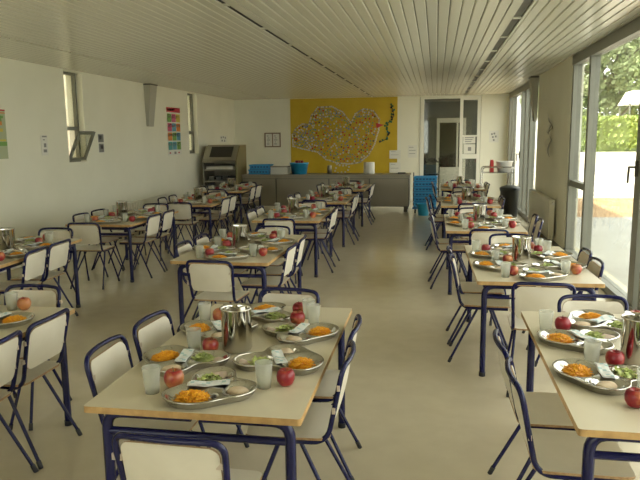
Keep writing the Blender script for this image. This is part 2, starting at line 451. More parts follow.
# ------------------------------------------------------------------ tableware
LOBES = [((0,0), (.090,.108)), ((.208,.008), (.088,.078)), ((.103,-.150), (.072,.060))]
TC = (.108,-.035)
def lobe_s(p, L, dr=0):
    (cx,cy),(a,b) = L
    return math.hypot((p[0]-cx)/(a+dr), (p[1]-cy)/(b+dr))
def sdf(p):
    k = .10; d = None
    for L in LOBES:
        q = (lobe_s(p, L)-1)*min(L[1])
        if d is None: d = q
        else:
            h = max(0, min(1, .5+.5*(d-q)/k)); d = d*(1-h)+q*h - k*h*(1-h)
    return d
def make_tray_mesh(mirror):
    N, K = 64, 18; rad = []
    for j in range(N):
        a = 2*math.pi*j/N; lo, hi = 0, .4
        for _ in range(30):
            m = (lo+hi)/2
            if sdf((TC[0]+m*math.cos(a), TC[1]+m*math.sin(a))) > .005: hi = m
            else: lo = m
        rad.append(lo)
    rim, flo = .033, .004
    def hz(p):
        z = rim-.003
        for L in LOBES:
            s = lobe_s(p, L); t = max(0, min(1, (s-.60)/.40)); t = t*t*(3-2*t)
            z = min(z, flo+(rim-.003-flo)*t)
        return z
    vs = [(TC[0],TC[1],hz(TC))]; fs = []
    for i in range(1, K+1):
        for j in range(N):
            a = 2*math.pi*j/N; r = rad[j]*i/K
            p = (TC[0]+r*math.cos(a), TC[1]+r*math.sin(a))
            vs.append((*p, rim if i == K else hz(p)))
    ring = [(TC[0]+rad[j]*math.cos(2*math.pi*j/N), TC[1]+rad[j]*math.sin(2*math.pi*j/N)) for j in range(N)]
    for (ds, z) in ((.004, rim-.001), (.005, rim-.005), (.001, rim-.007), (-.010, .006), (-.014, 0)):
        for j in range(N):
            a_, b_ = ring[j-1], ring[(j+1)%N]; tx, ty = b_[0]-a_[0], b_[1]-a_[1]; q = math.hypot(tx, ty)
            vs.append((ring[j][0]+ty/q*ds, ring[j][1]-tx/q*ds, z))
    for j in range(N): fs.append((0, 1+j, 1+(j+1)%N))
    for i in range(K+4):
        for j in range(N): fs.append((1+i*N+j, 1+(i+1)*N+j, 1+(i+1)*N+(j+1)%N, 1+i*N+(j+1)%N))
    fs.append([1+(K+4)*N+j for j in range(N)][::-1])
    if mirror: vs = [(x,-y,z) for x,y,z in vs]; fs = [tuple(f)[::-1] for f in fs]
    return MB().add(vs, fs, True).mesh('food_tray', M['steel'])
TRAY = [make_tray_mesh(False), make_tray_mesh(True)]

def shreds(n, rx, ry, h, ln, w, m, name):
    mb = MB()
    # low mound under the shreds
    mb.lathe([(0.0001,h*.72),(.35,h*.66),(.7,h*.4),(.95,.001),(0.0001,0)], 18, sx=rx, sy=ry)
    for _ in range(n):
        a = random.uniform(0, 2*math.pi); q = math.sqrt(random.random())*.95
        x, y = rx*q*math.cos(a), ry*q*math.sin(a)
        z = h*(1-q*q)*.8 + random.uniform(0, h*.22)+.002
        d = random.uniform(0, 2*math.pi); l = ln*random.uniform(.5,1); t = random.uniform(-.35,.35)
        u = Vector((math.cos(d), math.sin(d), t))*l/2; s = Vector((-math.sin(d), math.cos(d), random.uniform(-.4,.4)))*w
        c = Vector((x,y,z)); k = Vector((0,0,w*.8))
        vs = [c-u-s, c-u+s, c-u+k, c+u-s, c+u+s, c+u+k]
        mid = random.uniform(.0,.006)
        mb.add(vs, [(0,1,2),(5,4,3),(0,3,4,1),(1,4,5,2),(2,5,3,0)], False)
    return mb.mesh(name, m)
CARROT = [shreds(330, .053, .066, .030, .034, .0026, M['carrot'], 'grated_carrot') for _ in range(2)]
def lettuce_mesh():
    mb = MB()
    for _ in range(46):
        a = random.uniform(0,2*math.pi); q = math.sqrt(random.random())
        c = Vector((.050*q*math.cos(a), .050*q*math.sin(a), .004+.022*(1-q*q)+random.uniform(0,.006)))
        d = random.uniform(0,2*math.pi); l, w_ = random.uniform(.014,.028), random.uniform(.006,.012)
        u = Vector((math.cos(d),math.sin(d),random.uniform(-.35,.35))); s = Vector((-math.sin(d),math.cos(d),random.uniform(-.4,.4)))
        n = Vector((0,0,1))
        vs = []
        for i in range(4):
            t = i/3-.5
            for sgn in (-1,0,1):
                vs.append(c+u*l*t*2*.6+s*w_*sgn*(1-abs(t)*.9)+n*(.004*math.sin(i*2+sgn*2)))
        fs = []
        for i in range(3):
            for k in range(2): fs.append((i*3+k,(i+1)*3+k,(i+1)*3+k+1,i*3+k+1))
        b = len(vs)
        mb.add(vs+[v-n*.0012 for v in vs], fs+[tuple(b+i for i in f[::-1]) for f in fs], True)
    mb.lathe([(0.0001,.016),(.6,.012),(.95,.001),(.0001,0)], 14, sx=.04, sy=.04)
    return mb.mesh('shredded_lettuce', M['lettuce'])
LETTUCE = lettuce_mesh()
def ham_mesh():
    mb = MB()
    for i in range(3):
        a = Vector((-.012+.013*i, random.uniform(-.006,.006), .002+.003*i))
        ol = rrect(.046,.060,.02,4); n = len(ol); rot = random.uniform(-.3,.3)
        P = [(a.x+x*math.cos(rot)-y*math.sin(rot), a.y+x*math.sin(rot)+y*math.cos(rot), a.z+.004*math.sin(x*90+y*60+i)+.002) for x,y in ol]
        c = (a.x,a.y,a.z+.006)
        mb.add(P+[c], [(j,(j+1)%n,n) for j in range(n)], True)
        mb.add([(x,y,z-.004) for x,y,z in P]+[(c[0],c[1],a.z-.002)], [((j+1)%n,j,n) for j in range(n)], True)
        mb.add(P+[(x,y,z-.004) for x,y,z in P], [(j,n+j,n+(j+1)%n,(j+1)%n) for j in range(n)], False)
    return mb.mesh('ham_slices', M['ham'])
HAM = ham_mesh()
BREAD = MB().lathe([(.0001,.024),(.018,.0235),(.034,.020),(.042,.012),(.041,.005),(.034,0),(.0001,0)], 20, sx=1.05, sy=.82).mesh('bread_roll', M['bread'])
def napkin_mesh():
    mb = MB(); n = 10; L, W = .165, .05
    for layer in range(2):
        vs = []
        for i in range(n+1):
            u = -L/2+L*i/n*(1-.06*layer)
            for k, v in enumerate((-W/2, -W/6, W/6, W/2)):
                vs.append((u, v*(1-.1*layer), .004+.003*layer+.0035*math.sin(i*.7+layer+k*.3)+.0015*(k%2)))
        fs = [(i*4+k,(i+1)*4+k,(i+1)*4+k+1,i*4+k+1) for i in range(n) for k in range(3)]
        for f in fs:
            i = f[0]//4; k = f[0]%4
            mb.add([vs[q] for q in f], [(0,1,2,3)], True, 1 if layer == 1 and (i*3+k*5)%4 == 0 else 0)
        mb.add([(x,y,z-.0025) for x,y,z in vs], [f[::-1] for f in fs], True, 0)
        per = [i*4 for i in range(n+1)]+[n*4+1,n*4+2]+[i*4+3 for i in range(n,-1,-1)]+[2,1]
        m = len(per); P = [vs[q] for q in per]
        mb.add(P+[(x,y,z-.0025) for x,y,z in P], [(j,n and m+j,m+(j+1)%m,(j+1)%m) for j in range(m)], False, 0)
    return mb.mesh('paper_napkin', [M['napkin'], M['napkin_print']])
NAPKIN = napkin_mesh()
CUP = MB().lathe([(.0001,.004),(.0255,.004),(.030,.05),(.0345,.105),(.0355,.107),(.0360,.104),(.032,.05),(.0275,0),(.0001,0)], 20).mesh('plastic_tumbler', M['cup'])
JUG = MB().lathe([(r_*1.09, z_) for r_, z_ in [(.0001,.006),(.058,.006),(.0630,.02),(.0630,.200),(.066,.209),(.0695,.2095),(.0695,.204),(.0655,.199),(.0655,.016),(.060,.003),(.054,0),(.0001,0)]], 32).mesh('body', M['jug'])
LIP = MB().hexa([(.065,-.022,.180),(.072,-.010,.176),(.072,.010,.176),(.065,.022,.180),(.072,-.024,.2085),(.096,-.008,.212),(.096,.008,.212),(.072,.024,.2085)]).mesh('spout', M['jug'])
APPLE = MB().lathe([(.0001,.056),(.006,.058),(.014,.0655),(.024,.067),(.033,.058),(.0375,.042),(.036,.025),(.028,.009),(.019,.001),(.012,.0008),(.006,.004),(.0001,.006)], 22).mesh('apple', M['apple'])
STEM = MB().tube([(0,0,.055),(.001,.001,.066),(.004,.002,.077)], .0014, 6).mesh('stem', M['bark'])

def put(name, me, loc, rz, label, cat, group, kind=None):
    o = bpy.data.objects.new(name, me); C.objects.link(o)
    o.location = loc; o.rotation_euler = (0,0,rz)
    return tag(o, label, cat, group, kind)

TABLE = make_table(); CHAIR = make_chair(); used = {'t': False, 'c': False}
ZT = .71
SEATS = {  # carrot-hollow position (u across, v along), heading, mirrored, apple, tumbler
 'near end':           ((-.02,-.670),  80, 0, (-.150,-.545), (-.215,-.612)),
 'near wall corner':   ((-.316,-.235), -7, 0, (-.142,-.118), (-.232,-.094)),
 'far wall corner':    ((-.312,.205),  14, 0, (-.262,.395),  (-.345,.385)),
 'near window corner': ((.318,-.252), 180, 0, (.296,-.462),  (.216,-.492)),
 'far window corner':  ((.322,.225),  178, 1, (.172,.385),   (.252,.420)),
 'far end':            ((-.07,.635),  -62, 0, (.140,.590),   (.205,.535)),
}
CH = {  # chair bar stand-off default, (u,v) base, rotation
 'near end': (.30, 0), 'far end': (.19, 180), 'near wall corner': (.17,-90), 'far wall corner': (.17,-90),
 'near window corner': (.11, 90), 'far window corner': (.11, 90)}
ALL = list(SEATS)

def lay_table(row, ordn, x0, y0, rot, seats, chairs, near, rnd, skip=(), off=None, vv_=None, so_=None, jug=(-.03,-.055)):
    """x0 = wall-side edge, y0 = edge nearest the camera"""
    cx, cy = x0+.42, y0+.775
    g = random.Random(rnd)
    tn = '%s %s-row table' % (ordn, row)
    t = copy_tree(TABLE) if used['t'] else TABLE
    used['t'] = True
    t.location = (cx, cy, 0); t.rotation_euler = (0,0,R(rot))
    tag(t, 'long beige table with navy tube legs, the %s' % tn, 'table', 'dining tables in three rows')
    ca, sa = math.cos(R(rot)), math.sin(R(rot))
    def W(u, v, z=ZT): return (cx+u*ca-v*sa, cy+u*sa+v*ca, z)
    for s in chairs:
        so, a = CH[s]
        if off and s in off: so = off[s]
        d = so-.26
        vv = (-.25 if 'near' in s else .20)
        if vv_ and s in vv_: vv = vv_[s]
        if s == 'near end': p = ((vv_ or {}).get(s, g.uniform(-.03,.03)), -.775-d)
        elif s == 'far end': p = (g.uniform(-.03,.03), .775+d)
        elif 'wall' in s: p = (-.42-d, vv)
        else: p = (.42+d, vv)
        p = (p[0]+g.uniform(-.012,.012), p[1]+g.uniform(-.012,.012))
        c = copy_tree(CHAIR) if used['c'] else CHAIR
        used['c'] = True
        c.location = W(*p, 0); c.rotation_euler = (0,0,R(rot+a+g.uniform(-4,4)))
        tag(c, 'cream chair with navy tube frame at %s of %s' % (s, tn), 'chair', 'school chairs around the tables')
    for s in seats:
        (u, v), a, mir, ap, cup = (so_ or {}).get(s, SEATS[s])
        j = lambda k=.004: g.uniform(-k, k)
        u += j(); v += j(); ang = R(a+g.uniform(-3,3)); sg = -1 if mir else 1
        def TL(lx, ly, z):
            ly *= sg
            return W(u+lx*math.cos(ang)-ly*math.sin(ang), v+lx*math.sin(ang)+ly*math.cos(ang), ZT+z)
        at = 'at %s of %s' % (s, tn)
        if (s,'tray') not in skip:
            put('food_tray', TRAY[mir], W(u, v), ang+R(rot), 'lobed steel food tray '+at, 'tray', 'steel food trays')
        if (s,'carrot') not in skip:
            put('grated_carrot', CARROT[g.randrange(2)], TL(0,0,.005), ang+R(rot)+g.uniform(-.25,.25), 'heap of orange grated carrot '+at, 'carrot', 'helpings of grated carrot', 'stuff')
        if (s,'lettuce') not in skip:
            put('shredded_lettuce', LETTUCE, TL(.180,.012,.006), g.uniform(0,6), 'pale green lettuce in tray '+at, 'lettuce', 'helpings of lettuce', 'stuff')
        if (s,'ham') not in skip:
            put('ham_slices', HAM, TL(.250,.006,.008), ang+R(rot)+g.uniform(-.3,.3), 'pale pink slices beside lettuce '+at, 'ham', 'helpings of pink slices')
        if (s,'bread') not in skip:
            put('bread_roll', BREAD, TL(.10,-.145,.006), g.uniform(0,6), 'flat bread roll in tray '+at, 'bread', 'bread rolls')
        if (s,'napkin') not in skip:
            put('paper_napkin', NAPKIN, TL(.103,-.020,.031), ang+R(rot)+R(90+sg*g.uniform(5,25)), 'folded printed paper napkin across tray '+at, 'napkin', 'paper napkins')
        if (s,'apple') not in skip:
            o = put('apple', APPLE, W(ap[0]+j(.003), ap[1]+j(.003)), g.uniform(0,6), 'red apple beside tray '+at, 'apple', 'apples on the tables')
            q = g.uniform(.98,1.14); o.scale = (q,q,q)
            if near:
                st = bpy.data.objects.new('stem', STEM); C.objects.link(st); st.parent = o
        if (s,'cup') not in skip:
            put('plastic_tumbler', CUP, W(cup[0]+j(.003), cup[1]+j(.003)), 0, 'clear tumbler beside tray '+at, 'tumbler', 'clear tumblers')
    if 'jug' not in skip:
        o = empty('water_jug', W(*jug), R(g.uniform(100,170)))
        b = bpy.data.objects.new('body', JUG); C.objects.link(b); b.parent = o
        b = bpy.data.objects.new('spout', LIP); C.objects.link(b); b.parent = o
        tag(o, 'tall steel water jug on %s' % tn, 'jug', 'steel water jugs')

WIN = ['near window corner','far window corner']; WAL = ['near wall corner','far wall corner']
lay_table('middle','front',  -1.305, 2.14, .4, ALL, ALL, True, 1, off={'near end':.35,'near wall corner':.20,'far wall corner':.19,'far end':.16}, vv_={'near end':.055,'near window corner':-.20,'far window corner':.25})
lay_table('middle','second', -2.16, 5.00, 0, ALL, ALL, True, 2, off={'far end':.17,'near wall corner':.12,'far wall corner':.10})
lay_table('middle','third',  -2.24, 7.68, 1.5, ALL, ALL, False, 3, off={'far end':.17,'near end':.34})
lay_table('middle','fourth', -2.20, 9.95, .5, ALL, ALL, False, 4, off={'far end':.17})
lay_table('middle','last',   -2.17, 12.38, 0, ALL, ALL, False, 5)
lay_table('window','front',  .495, 2.21, 0, ['near end','near wall corner','far wall corner','far end'], WAL+['far end'], True, 6, off={'far end':.16,'near wall corner':.20,'far wall corner':.20}, vv_={'near wall corner':-.41,'far wall corner':.03},
    so_={'near end': ((-.02,-.670),80,0,(-.18,-.55),(-.108,-.442))})
lay_table('window','second', .285, 4.53, 1.0, ALL, ALL, True, 7, off={'near end':.33,'far end':.28,'near window corner':.10})
lay_table('window','third',  .12, 6.98, 0, ALL, ALL, False, 8, off={'near end':.33,'near window corner':.22,'far window corner':.22})
lay_table('window','fourth', .09, 9.57, 0, ALL, ALL, False, 9, off={'near wall corner':.22})
lay_table('window','last',   .10, 12.65, 0, ALL, ALL, False, 10)
lay_table('wall','front',  -2.96, 1.93, -.5, ['far window corner','far end'], WIN+['far end'], True, 11, off={'far end':.27,'near window corner':.12}, vv_={'near window corner':-.06,'far window corner':.38},
    so_={'far end': ((-.10,.63),-150,0,(.13,.70),(.06,.685)), 'far window corner': ((.26,.43),178,1,(.15,.37),(.2,.4))}, skip=('jug',('far window corner','apple'),('far window corner','cup')))
lay_table('wall','second', -4.35, 4.50, 4, WIN+['far end','far wall corner'], WIN+['far end'], False, 12, off={'far end':.3}, jug=(.08,.0))
lay_table('wall','third',  -4.40, 7.12, 1, ALL, ALL, False, 13, off={'near end':.36,'far end':.33,'near wall corner':.10,'far wall corner':.10})
lay_table('wall','fourth', -4.22, 9.42, 2, ALL, ALL, False, 14, off={'near end':.28})
lay_table('wall','last',   -4.47, 11.95, 0, ALL, ALL, False, 15)

# ------------------------------------------------------------------ serving counter and what stands on it
CX0, CX1, CY0, CY1, CZ = -4.57, -.57, 15.0, 15.75, .86
ct = tag(empty('serving_counter', ((CX0+CX1)/2, 15.4, 0)), 'long stainless steel serving counter below the yellow mural', 'counter')
T = Matrix.Translation((-(CX0+CX1)/2, -15.4, 0))
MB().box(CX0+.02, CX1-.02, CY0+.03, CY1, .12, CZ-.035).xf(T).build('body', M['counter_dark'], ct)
MB().box(CX0, CX1, CY0, CY1+.02, CZ-.035, CZ).xf(T).build('worktop', M['counter'], ct)
xs = [CX0+.02, -3.72, -2.45, -1.5, CX1-.02]
for i in range(4):
    MB().box(xs[i]+.014, xs[i+1]-.014, CY0+.016, CY0+.03, .13, CZ-.10).xf(T).build('front_panel', M['counter'], ct)
MB().box(CX0+.02, CX1-.02, CY0+.02, CY0+.03, CZ-.09, CZ-.04).xf(T).build('rail', M['counter'], ct)
for lx in (CX0+.1, -3.1, -1.8, CX1-.1):
    for ly in (CY0+.1, CY1-.1):
        MB().box(lx-.04, lx+.04, ly-.04, ly+.04, 0, .12).xf(T).build('leg', M['counter_dark'], ct)

ds = tag(empty('tray_dispenser', (-5.02, 15.2, 0)), 'tall grey steel dispenser with sloped dark top at counter end', 'dispenser')
def ds_prism(prof, x0, x1):
    n = len(prof)
    return MB().add([(x0,y,z) for y,z in prof]+[(x1,y,z) for y,z in prof],
        [list(range(n)), [n+i for i in range(n)][::-1]]+[(i,n+i,n+(i+1)%n,(i+1)%n)[::-1] for i in range(n)])
side = [(-.42,.10),(-.42,1.20),(-.10,1.55),(.40,1.57),(.40,.10)]
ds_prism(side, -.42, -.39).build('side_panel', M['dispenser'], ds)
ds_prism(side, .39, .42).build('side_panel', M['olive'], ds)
b = MB(); b.box(-.39,.39,.34,.40,.10,1.57); b.box(-.39,.39,-.40,.34,.10,.55); b.box(-.39,.39,-.42,.30,1.16,1.22)
b.hexa([(-.39,-.42,1.19),(.39,-.42,1.19),(.39,-.10,1.53),(-.39,-.10,1.53),(-.39,-.42,1.21),(.39,-.42,1.21),(.39,-.10,1.55),(-.39,-.10,1.55)])
b.box(-.39,.39,-.10,.36,1.53,1.57)
b.build('body', M['dispenser'], ds)
MB().hexa([(-.27,-.345,1.288),(.27,-.345,1.288),(.27,-.125,1.522),(-.27,-.125,1.522),(-.27,-.352,1.296),(.27,-.352,1.296),(.27,-.132,1.530),(-.27,-.132,1.530)]).build('dark_panel', M['dark'], ds)
MB().box(-.39,.39,-.38,.34,.97,1.0).build('shelf', M['dispenser'], ds)
MB().box(-.39,.39,-.38,.34,.70,.73).build('shelf', M['dispenser'], ds)
for sx in (-.36,.36):
    for sy in (-.36,.34): MB().box(sx-.03,sx+.03,sy-.03,sy+.03,0,.10).build('leg', M['counter_dark'], ds)
tag(MB().box(-.36,.30,-.34,.2,0,.07).build('white_tray', M['paper'], None, (-5.02,15.2,1.0)), 'white tray on the upper shelf of grey dispenser', 'tray')
cb_ = MB()
for i in range(4): cb_.box(-.30+.17*i,-.30+.17*i+.13,-.34,-.02,0,.10)
cb_.box(-.33,.36,-.32,.1,.0,.03)
tag(cb_.build('cutlery_box', M['bin'], None, (-5.02,15.2,.73)), 'dark cutlery box on lower shelf of grey dispenser', 'cutlery box')

def crate_mesh(w, d, h, name):      # open slots under the rim
    mb = MB(); t = .012
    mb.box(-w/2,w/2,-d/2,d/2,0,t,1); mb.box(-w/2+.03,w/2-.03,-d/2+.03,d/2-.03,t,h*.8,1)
    for x0,x1,y0,y1 in ((-w/2,w/2,-d/2,-d/2+t),(-w/2,w/2,d/2-t,d/2),(-w/2,-w/2+t,-d/2+t,d/2-t),(w/2-t,w/2,-d/2+t,d/2-t)):
        mb.box(x0,x1,y0,y1,t,h*.34); mb.box(x0,x1,y0,y1,h*.66,h)
    for k in range(7):
        x = -w/2+.03+(w-.06)*k/6
        for yy in (-d/2, d/2-t): mb.box(x-.012,x+.012,yy,yy+t,h*.34,h*.66)
    for k in range(5):
        y = -d/2+.03+(d-.06)*k/4
        for xx in (-w/2, w/2-t): mb.box(xx,xx+t,y-.012,y+.012,h*.34,h*.66)
    mb.box(-w/2-.012,w/2+.012,-d/2-.012,-d/2,h-.022,h); mb.box(-w/2-.012,w/2+.012,d/2,d/2+.012,h-.022,h)
    mb.box(-w/2-.012,-w/2,-d/2,d/2,h-.022,h); mb.box(w/2,w/2+.012,-d/2,d/2,h-.022,h)
    return mb.mesh(name, [M['blue'], M['blue_dark']])
CR = crate_mesh(.50,.36,.115,'plastic_crate')
for i, nm in enumerate(('lower','upper')):
    put('plastic_crate', CR, (-4.18+.02*i, 15.36, CZ+.118*i), R(2*i), '%s of two blue plastic crates on the steel counter' % nm, 'crate', 'blue crates on the counter')
CR2 = crate_mesh(.50,.40,.112,'plastic_crate')
dl = tag(empty('crate_dolly', (-.23,14.95,0)), 'low wheeled dolly under the blue crate stack', 'dolly')
MB().box(-.27,.27,-.22,.22,.10,.14).build('platform', M['blue_dark'], dl)
for sx in (-1,1):
    for sy in (-1,1): MB().tube([(sx*.21-.015,sy*.17,.05),(sx*.21+.015,sy*.17,.05)], .05, 12).build('wheel', M['rubber'], dl)
MB().tube([(-.262,.20,.14),(-.262,.20,.90)], .012, 8).build('handle_post', M['counter_dark'], dl)
NM = ['lowest','second from the bottom','third from the bottom','third from the top','second from the top','topmost']
for i in range(6):
    put('plastic_crate', CR2, (-.22+random.uniform(-.006,.006), 14.95, .14+.115*i), R(random.uniform(-1,1)), 'blue crate on the dolly beside the counter, %s' % NM[i], 'crate', 'blue crates stacked on the dolly')

def bucket(name, loc, r, h, label, cat, fl=.006):
    o = tag(empty(name, loc), label, cat)
    MB().lathe([(.0001,fl),(r*.78+(r*.19)*(fl/h),fl),(r*.97,h),(r*1.06,h),(r*1.06,h-.03),(r*1.0,h-.03),(r*.82,0),(.0001,0)], 24).build('body', M['bucket'], o)
    pts = [(r*1.06*math.cos(R(a)), -.02-r*.55*math.sin(R(a)), h-.02-.10*math.sin(R(a))) for a in range(0,181,15)]
    MB().tube(pts, .004, 6).build('handle', M['chrome'], o)
    return o
bucket('plastic_tub', (-3.22,15.36,CZ), .215, .27, 'bright blue round tub of apples on the counter', 'tub', .195)
k = 0
for (ax, ay, az) in ((0,0,.195),(.09,.03,.195),(-.09,.02,.195),(.03,.11,.195),(-.05,-.1,.195),(.06,-.09,.195),(-.08,.10,.195),(.0,-.02,.258),(.075,-.02,.256),(-.07,.03,.257),(.02,.075,.257),(-.03,-.07,.256)):
    wh = ('lower in the heap','on the top of the heap')[az > .2]
    put('apple', APPLE, (-3.22+ax,15.36+ay,CZ+az), k, 'small red apple %s in the blue tub' % wh, 'apple', 'apples '+wh+' in the tub'); k += 1
bucket('plastic_bucket', (-.25,14.42,0), .135, .26, 'small blue bucket on the floor before the crates', 'bucket')
wbx = tag(empty('white_box', (-3.70,15.42,CZ)), 'low white box with dark rim between crates and tub', 'box')
MB().box(-.21,.21,-.16,.16,0,.165).build('body', M['paper'], wbx)
MB().box(-.22,.22,-.17,.17,.165,.19).build('rim', M['dispenser'], wbx)
pr = tag(empty('paper_roll', (-1.55,15.45,CZ)), 'fat white paper roll standing on the counter', 'paper roll')
MB().lathe([(.03,.27),(.125,.27),(.13,.26),(.13,.01),(.125,0),(.03,0),(.03,.27)], 24).build('paper', M['paper'], pr)
MB().lathe([(.024,.272),(.03,.272),(.03,0.001),(.024,.001),(.024,.272)], 16).build('core', M['tape'], pr)
sc_ = tag(MB().lathe([(.0001,.2),(.05,.2),(.055,.19),(.055,.0),(.0001,0)], 18).build('steel_canister', M['counter'], None, (-2.5,15.45,CZ)), 'small dull steel canister on counter below the dove', 'canister')
tag(MB().box(-.09,.09,-.04,.04,0,.03).build('black_tray', M['bin'], None, (-.78,15.4,CZ)), 'small flat black object at window end of counter', 'tray')

# ------------------------------------------------------------------ mural
F, CXp = 650., 436.
def bw(px, py, d=0):            # a point measured on the photograph, put on the back wall
    return ((px-436)*17.9/650/1.0 + 0.0*d, 1.70-(py-(137-(px-436)*.0115))*17.9/650)
mu = tag(empty('wall_mural', (-2.48, YB, 1.75)), 'yellow paper mural with dove made of bottle caps', 'mural')
def mloc(mb): return mb.xf(Matrix.Translation((2.48,-YB,-1.75)))
x0, x1, z0, z1 = -3.98, -1.03, .72, 2.78
pm = MB(); nx, nz = 40, 30; vs = []
for i in range(nz+1):
    for j in range(nx+1):
        u, v = j/nx, i/nz
        d = .008*abs(math.sin((u*1.3+v)*9))+.006*abs(math.sin(u*17-v*6))
        vs.append((x0+(x1-x0)*u, YB-.006-d, z0+(z1-z0)*v))
pm.add(vs, [(i*(nx+1)+j,i*(nx+1)+j+1,(i+1)*(nx+1)+j+1,(i+1)*(nx+1)+j) for i in range(nz) for j in range(nx)], True)
pm.add([(x,YB-.001,z) for x,z in ((x0,z0),(x0,z1),(x1,z1),(x1,z0))], [(0,1,2,3)])
mloc(pm).build('yellow_paper', M['yellow'], mu)
def cp(x, y): return bw(285+x/5.333, 90+y/5.333)
DOVE = [(48,300),(45,240),(65,205),(100,182),(135,185),(150,140),(185,95),(260,92),(318,120),(362,178),(385,130),(430,105),(480,115),(512,160),(508,215),(488,285),(455,345),(405,385),(345,393),(285,388),(225,368),(180,330),(120,318)]
DP = [cp(*p) for p in DOVE]
def inside(p, P):
    r = False; n = len(P)
    for i in range(n):
        a, b = P[i], P[i-1]
        if (a[1] > p[1]) != (b[1] > p[1]) and p[0] < (b[0]-a[0])*(p[1]-a[1])/(b[1]-a[1])+a[0]: r = not r
    return r
def edge_d(p, P):
    best = 9
    for i in range(len(P)):
        a, b = Vector(P[i-1]), Vector(P[i]); q = Vector(p); t = max(0,min(1,(q-a).dot(b-a)/max(1e-9,(b-a).length_squared)))
        best = min(best, (a+(b-a)*t-q).length)
    return best
capm = [flat('cap_white',(.58,.58,.52)), flat('cap_red',(.50,.03,.03)), flat('cap_orange',(.62,.22,.03)), flat('cap_green',(.16,.34,.14)), flat('cap_blue',(.10,.20,.40)), flat('cap_yellow',(.55,.40,.04)), flat('cap_grey',(.28,.29,.27)), flat('cap_dark',(.06,.05,.05))]
def cap(mb, p, r, m, yo=-.02):
    n = 8; vs = []
    for (rr, d) in ((r,0),(r*.95,-.014),(.0001,-.016)):
        for j in range(n):
            a = 2*math.pi*j/n; vs.append((p[0]+rr*math.cos(a), YB+yo+d, p[1]+rr*math.sin(a)))
    mb.add(vs, [(i*n+j,i*n+(j+1)%n,(i+1)*n+(j+1)%n,(i+1)*n+j) for i in range(2) for j in range(n)], False, m)
body = MB(); rim_ = MB(); pts = []
g = random.Random(3)
n = len(DP)
for i in range(n):                      # white outline of caps
    a, b = Vector(DP[i]), Vector(DP[(i+1)%n]); L = (b-a).length; q = max(1,int(L/.044))
    for k in range(q):
        p = a+(b-a)*k/q; cap(rim_, (p.x+g.uniform(-.006,.006), p.y+g.uniform(-.006,.006)), .022, 0 if g.random() < .8 else 6)
        p2 = p+((b-a).normalized().orthogonal()*.046); 
        if inside((p2.x,p2.y), DP) and g.random() < .55: cap(rim_, (p2.x,p2.y), .021, 6 if g.random() < .4 else 0)
tries = 0
while tries < 16000:
    tries += 1
    p = (g.uniform(-3.9,-1.3), g.uniform(1.0,2.6))
    if not inside(p, DP) or edge_d(p, DP) < .045: continue
    if any((p[0]-q[0])**2+(p[1]-q[1])**2 < (.046 if p[0] < -3.3 or p[1] > 2.25 else .058)**2 for q in pts): continue
    pts.append(p)
    light = p[0] < -3.3 or p[1] > 2.28
    m = g.choices(range(8), (8,1,1.2,2.5,1.5,2,7,.6) if light else (4,2.6,2.4,3,1.5,4,3.5,.5))[0]
    cap(body, p, .024, m)
o = mloc(body).build('dove_filling', capm, mu); o['kind'] = 'stuff'; o['label'] = 'multicoloured bottle caps'
o = mloc(rim_).build('dove_outline', capm, mu); o['kind'] = 'stuff'; o['label'] = 'white bottle caps'
fb = MB()
for q in ((285,395),(300,400),(280,415),(275,430),(290,440),(310,438),(330,436),(345,425),(350,408),(335,400),(318,402)): cap(fb, cp(*q), .026, 0)
mloc(fb).build('dove_feet', capm, mu)
bk = MB()
A, B, D = cp(495,178), cp(498,205), cp(536,188)
bk.add([(A[0],YB-.02,A[1]),(B[0],YB-.02,B[1]),(D[0],YB-.02,D[1]),(A[0],YB-.045,A[1]),(B[0],YB-.045,B[1]),(D[0],YB-.045,D[1])],[(0,1,2),(5,4,3),(0,3,4,1),(1,4,5,2),(2,5,3,0)])
mloc(bk).build('beak', M['red'], mu)
br = MB(); line = [(572,82),(580,110),(588,140),(572,168),(552,182),(548,205),(558,232),(548,262),(512,280)]
for i in range(len(line)-1):
    for k in range(3):
        t = k/3; q = cp(line[i][0]*(1-t)+line[i+1][0]*t+g.uniform(-9,9), line[i][1]*(1-t)+line[i+1][1]*t+g.uniform(-5,5))
        cap(br, q, .03, g.choice((0,0,0,1,2)))
br.tube([(cp(*q)[0], YB-.016, cp(*q)[1]) for q in line], .010, 6, 1)
mloc(br).build('olive_branch', [flat('branch_green',(.03,.14,.05)), flat('branch_black',(.015,.02,.02)), flat('branch_teal',(.04,.22,.18))], mu)

# ------------------------------------------------------------------ sheets and posters
def sheet_back(name, px0, py0, px1, py1, label, cat, lines=0, m='paper', d=0, dots=False):
    a = bw(px0, py0); b = bw(px1, py1)
    mb = MB().box(a[0], b[0], YB-d-.004, YB-d, b[1], a[1])
    g = random.Random(name+str(px0)); w, h = b[0]-a[0], a[1]-b[1]
    for i in range(lines):
        z = a[1]-h*(.15+.75*i/max(1,lines))
        mb.box(a[0]+w*.12, a[0]+w*g.uniform(.5,.88), YB-d-.006, YB-d-.004, z-h*.035, z, 1)
    if dots:
        for (u, v) in ((.3,.3),(.55,.25),(.4,.55),(.7,.5),(.5,.8)):
            mb.box(a[0]+w*(u-.09), a[0]+w*(u+.09), YB-d-.006, YB-d-.004, a[1]-h*(v+.08), a[1]-h*(v-.08), 1)
    c = ((a[0]+b[0])/2, YB, (a[1]+b[1])/2)
    o = mb.xf(Matrix.Translation(-Vector(c))).build(name, [M[m], M['ink']], None, c)
    return tag(o, label, cat)
sheet_back('paper_sheet', 391,150,402,158, 'upper white sheet on the yellow mural edge', 'paper', 2, d=.026)
sheet_back('paper_sheet', 391,162,402,172, 'lower white sheet on the yellow mural edge above counter', 'paper', 2, d=.026)
